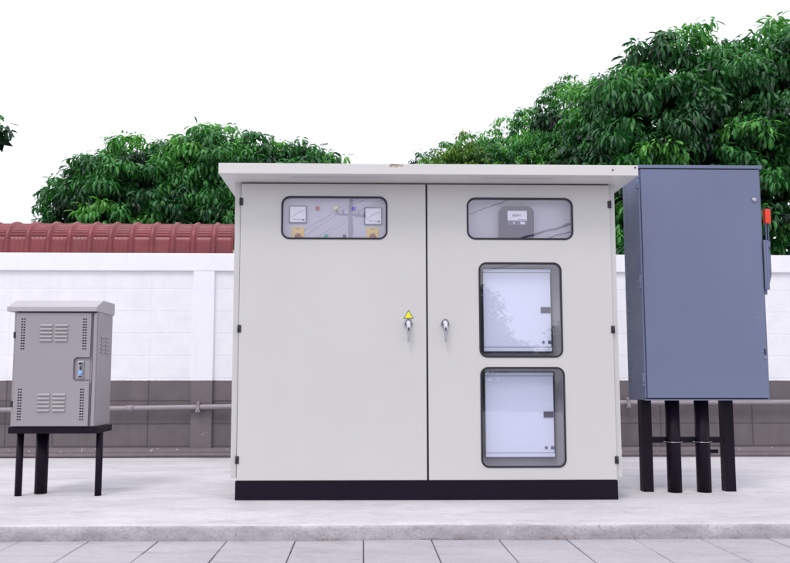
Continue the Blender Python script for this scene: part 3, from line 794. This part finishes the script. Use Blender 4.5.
def build_tree(name, label, xs_, hs_, yc, Rd, zlo, step, nros, lobe_r, nl, L, W, seed, mat, trunk_x, fresh=.25, tone0=.32, clear=None, fillstep=None):
    rng = np.random.default_rng(seed)
    root = empty(name, (trunk_x, yc, -.14), label, 'tree', 'leafy trees beyond the wall')
    P, Nn = crown_points(rng, xs_, hs_, yc, Rd, zlo, step)
    P[:, 2] -= lobe_r * .12
    if clear is not None: P = P[clear(P)]; Nn = Nn[:len(P)]
    m = len(P)
    lobe_tone = np.clip(rng.normal(tone0, .14, m) + (rng.random(m) < fresh) * rng.uniform(.2, .5, m), 0, 1)
    # rosettes over the upper dome of each lobe
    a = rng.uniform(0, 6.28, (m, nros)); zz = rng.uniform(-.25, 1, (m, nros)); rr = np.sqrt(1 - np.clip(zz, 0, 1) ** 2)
    rad = lobe_r * rng.uniform(.7, 1.25, (m, 1))
    D = np.stack([rr * np.cos(a), rr * np.sin(a), zz], 2) * rad[..., None]
    Cc = (P[:, None] + D).reshape(-1, 3); Nd = D.reshape(-1, 3) / lobe_r
    tn = np.clip(np.repeat(lobe_tone, nros) + .34 * (zz.reshape(-1) - .35), 0, 1)  # lit tops and shaded undersides of the lobes put into leaf tone
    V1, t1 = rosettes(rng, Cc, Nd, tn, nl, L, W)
    # inner foliage that closes the crown, toned near black as painted inner shade
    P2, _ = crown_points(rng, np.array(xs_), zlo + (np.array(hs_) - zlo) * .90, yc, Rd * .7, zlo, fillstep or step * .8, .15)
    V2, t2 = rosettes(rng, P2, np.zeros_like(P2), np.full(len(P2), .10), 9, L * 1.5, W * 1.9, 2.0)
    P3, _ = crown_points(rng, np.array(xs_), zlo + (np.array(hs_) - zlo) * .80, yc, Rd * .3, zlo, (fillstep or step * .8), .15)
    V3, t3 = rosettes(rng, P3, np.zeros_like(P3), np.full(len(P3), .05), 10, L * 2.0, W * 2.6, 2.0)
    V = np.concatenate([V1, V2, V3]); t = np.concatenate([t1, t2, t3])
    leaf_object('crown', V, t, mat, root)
    tr = MB(); r0 = .16 if Rd > 1 else .09
    H = float(np.max(hs_)); b0 = Vector((trunk_x, yc, -.14)); fork = Vector((trunk_x + .1, yc, zlo * .6 + .2))
    tr.tube([b0, b0.lerp(fork, .5) + Vector((.05, .03, 0)), fork], [r0 * 1.25, r0, r0 * .85], 12)
    for k in range(9):
        tgt = Vector(P[rng.integers(0, m)]); tgt = fork.lerp(tgt, .85)
        mid = fork.lerp(tgt, .5) + Vector((rng.normal(0, .12), rng.normal(0, .12), .2))
        tr.tube([fork, fork.lerp(mid, .5), mid, mid.lerp(tgt, .6) + Vector((0, 0, .05)), tgt], [r0 * .6, r0 * .48, r0 * .36, r0 * .22, r0 * .08], 8)
    tr.build('trunk', M['bark'], root)
    return root
def pix(profile, Y):      # crown outline measured as (x, z) at unit distance, scaled to where the tree stands
    xs_ = np.array([p[0] for p in profile]) * Y; hs_ = .7 + np.array([p[1] for p in profile]) * Y
    return xs_, hs_
def u(px_, py_):          # view direction -> metres per metre of distance
    import math as _m
    F = 750; P_ = R(5.2); YW = R(1.2)
    fw = np.array([math.sin(YW) * math.cos(P_), math.cos(YW) * math.cos(P_), math.sin(P_)]); rt = np.array([math.cos(YW), -math.sin(YW), 0]); up = np.cross(rt, fw)
    d = fw + rt * (px_ - 378.78) / F - up * (py_ - 311.74) / F
    return d[0] / d[1], d[2] / d[1]
prof_left = [u(*p) for p in ((36, 222), (42, 192), (62, 176), (84, 160), (100, 146), (128, 141), (150, 146), (172, 150), (182, 148), (192, 130), (203, 124), (220, 130), (232, 140), (242, 143), (262, 140), (285, 140), (305, 146), (325, 149), (346, 152), (362, 175))]
xs_, hs_ = pix(prof_left, 11.6)
build_tree('leafy_tree', 'rounded leafy tree behind the red shed roof and the cream cabinet', xs_, hs_, 12.4, 1.7, 1.7, .44, 15, .26, 14, .175, .040, 3, M['leaf'], -3.0, fresh=.35)
prof_mid = [u(*p) for p in ((392, 172), (415, 156), (440, 155), (462, 145), (485, 130), (510, 113), (535, 102), (556, 90), (568, 79), (590, 80), (620, 90), (650, 120))]
xs_, hs_ = pix(prof_mid, 15)
build_tree('leafy_tree', 'fine leaved tree with a sloping crown just behind the cabinet roof', xs_, hs_, 16, 2.0, 2.6, .46, 16, .28, 12, .135, .032, 7, M['leaf'], 3.9, fresh=.45, tone0=.5)
prof_yel = [u(*p) for p in ((425, 168), (440, 150), (458, 136), (472, 133), (488, 141), (498, 165))]
xs_, hs_ = pix(prof_yel, 13)
build_tree('leafy_tree', 'small yellow green tree peeping over the middle of the cabinet roof', xs_, hs_, 13.4, .5, 2.8, .30, 8, .16, 10, .11, .035, 11, M['leafbright'], 1.6, fresh=.5, tone0=.5)
prof_right = [u(*p) for p in ((566, 200), (578, 108), (592, 74), (612, 64), (634, 58), (644, 44), (668, 34), (696, 28), (716, 36), (735, 42), (752, 32), (768, 26), (780, 14), (815, 6), (850, 20), (885, 70), (920, 150))]
xs_, hs_ = pix(prof_right, 10.6)
build_tree('leafy_tree', 'tall dark drooping leaf tree rising behind the blue grey box', xs_, hs_, 11.6, 2.0, 1.6, .47, 15, .28, 14, .20, .044, 19, M['leaf'], 5.6, fresh=.22, tone0=.30)
prof_off = [u(*p) for p in ((-207, 130), (-167, 60), (-117, 40), (-87, 45), (-65, 70), (-46, 98))]
xs_, hs_ = pix(prof_off, 10)
build_tree('leafy_tree', 'tree whose leaf tips only just reach in at the left edge above the red roof', xs_, hs_, 10.8, 1.1, 4.0, .36, 8, .20, 12, .17, .048, 23, M['leaf'], -7.0)

# ------------------------------------------------------------------ behind the camera: seen mirrored in the window panes
def pole_at(x, y, lab):
    p = empty('utility_pole', (x, y, -.12), lab, 'utility pole')
    MB().cyl((x, y, -.12), (x, y, 9.4), .13, .085, 16).build('shaft', M['concretepole'], p)
    d = Vector((3, 7, 0)).normalized(); n_ = Vector((d.y, -d.x, 0))
    for z in (7.9,):
        a = Vector((x, y, z)) - n_ * .75; b_ = Vector((x, y, z)) + n_ * .75
        MB().cyl(a, b_, .05, n=6).build('crossarm', M['concretepole'], p)
        for t in (-.65, -.35, .35, .65):
            q = Vector((x, y, z)) + n_ * t
            MB().cyl(q, q + Vector((0, 0, .22)), .045, .03, 8).build('insulator', M['dark'], p)
    return p
PX, PY = -.55, -23.5
pole_at(PX, PY, 'concrete utility pole mirrored in the upper left window pane')
d = Vector((3, 7, 0)).normalized(); n_ = Vector((d.y, -d.x, 0))
pole_at(PX + d.x * 38, PY + d.y * 38, 'concrete utility pole standing far off to the right behind the camera')
wi = 0
for z, offs in ((8.12, (-.65, -.35, .35, .65)),):
    for t in offs:
        wi += 1
        a = Vector((PX, PY, z)) + n_ * t
        pts = []
        for s_ in np.linspace(-30, 38, 30):
            ss = s_ / 38 if s_ > 0 else s_ / 30
            pts.append(a + d * s_ + Vector((0, 0, -4 * .35 * abs(ss) * (1 - abs(ss)))))
        o = MB().tube(pts, .012, 6).build('overhead_cable', M['wire'])
        tag(o, 'thin cable on the %s of the pole mirrored upper left' % ('top crossarm, ' + {-.65: 'nearest insulator', -.35: 'second insulator', .35: 'third insulator', .65: 'farthest insulator'}[t] if z > 8 else 'lower crossarm, ' + ('near end' if t < 0 else 'far end')), 'cable', 'cables on the utility pole')
for off, z, r, lb in ((6.6, 7.2, .055, 'thickest dark cable mirrored low across the meter in the upper right window'), (6.9, 7.0, .03, 'medium cable just under the thickest one mirrored in the upper right window'), (4.4, 8.2, .016, 'thin cable mirrored above the meter in the upper right window'), (7.6, 6.4, .014, 'thin lowest cable mirrored at the right end of the upper right window')):
    a = Vector((PX, PY, z)) + n_ * off
    pts = [a + d * s_ + Vector((0, 0, -.4 * (1 - ((s_ - 4) / 34) ** 2))) for s_ in np.linspace(-30, 38, 30)]
    o = MB().tube(pts, r, 6).build('overhead_cable', M['wire'])
    tag(o, lb, 'cable', 'cables over the road')
rng = np.random.default_rng(4)
nn = 14000
bx_ = rng.uniform(-22, 26, nn); top = 3.3 + 1.1 * np.sin(bx_ * .55) + .8 * np.sin(bx_ * 1.5 + 1) + .3 * np.sin(bx_ * 4)
P = np.stack([bx_, -21.8 + rng.uniform(-1, 1, nn), -.1 + (top + .1) * rng.random(nn) ** .7], 1)
V, t = rosettes(rng, P, np.zeros_like(P), rng.uniform(.2, .6, nn), 7, .22, .13, 4.5)
o = leaf_object('roadside_hedge', V, t, M['leaf'], None)
tag(o, 'far row of trees mirrored faintly in the lower windows', 'trees', kind='stuff')
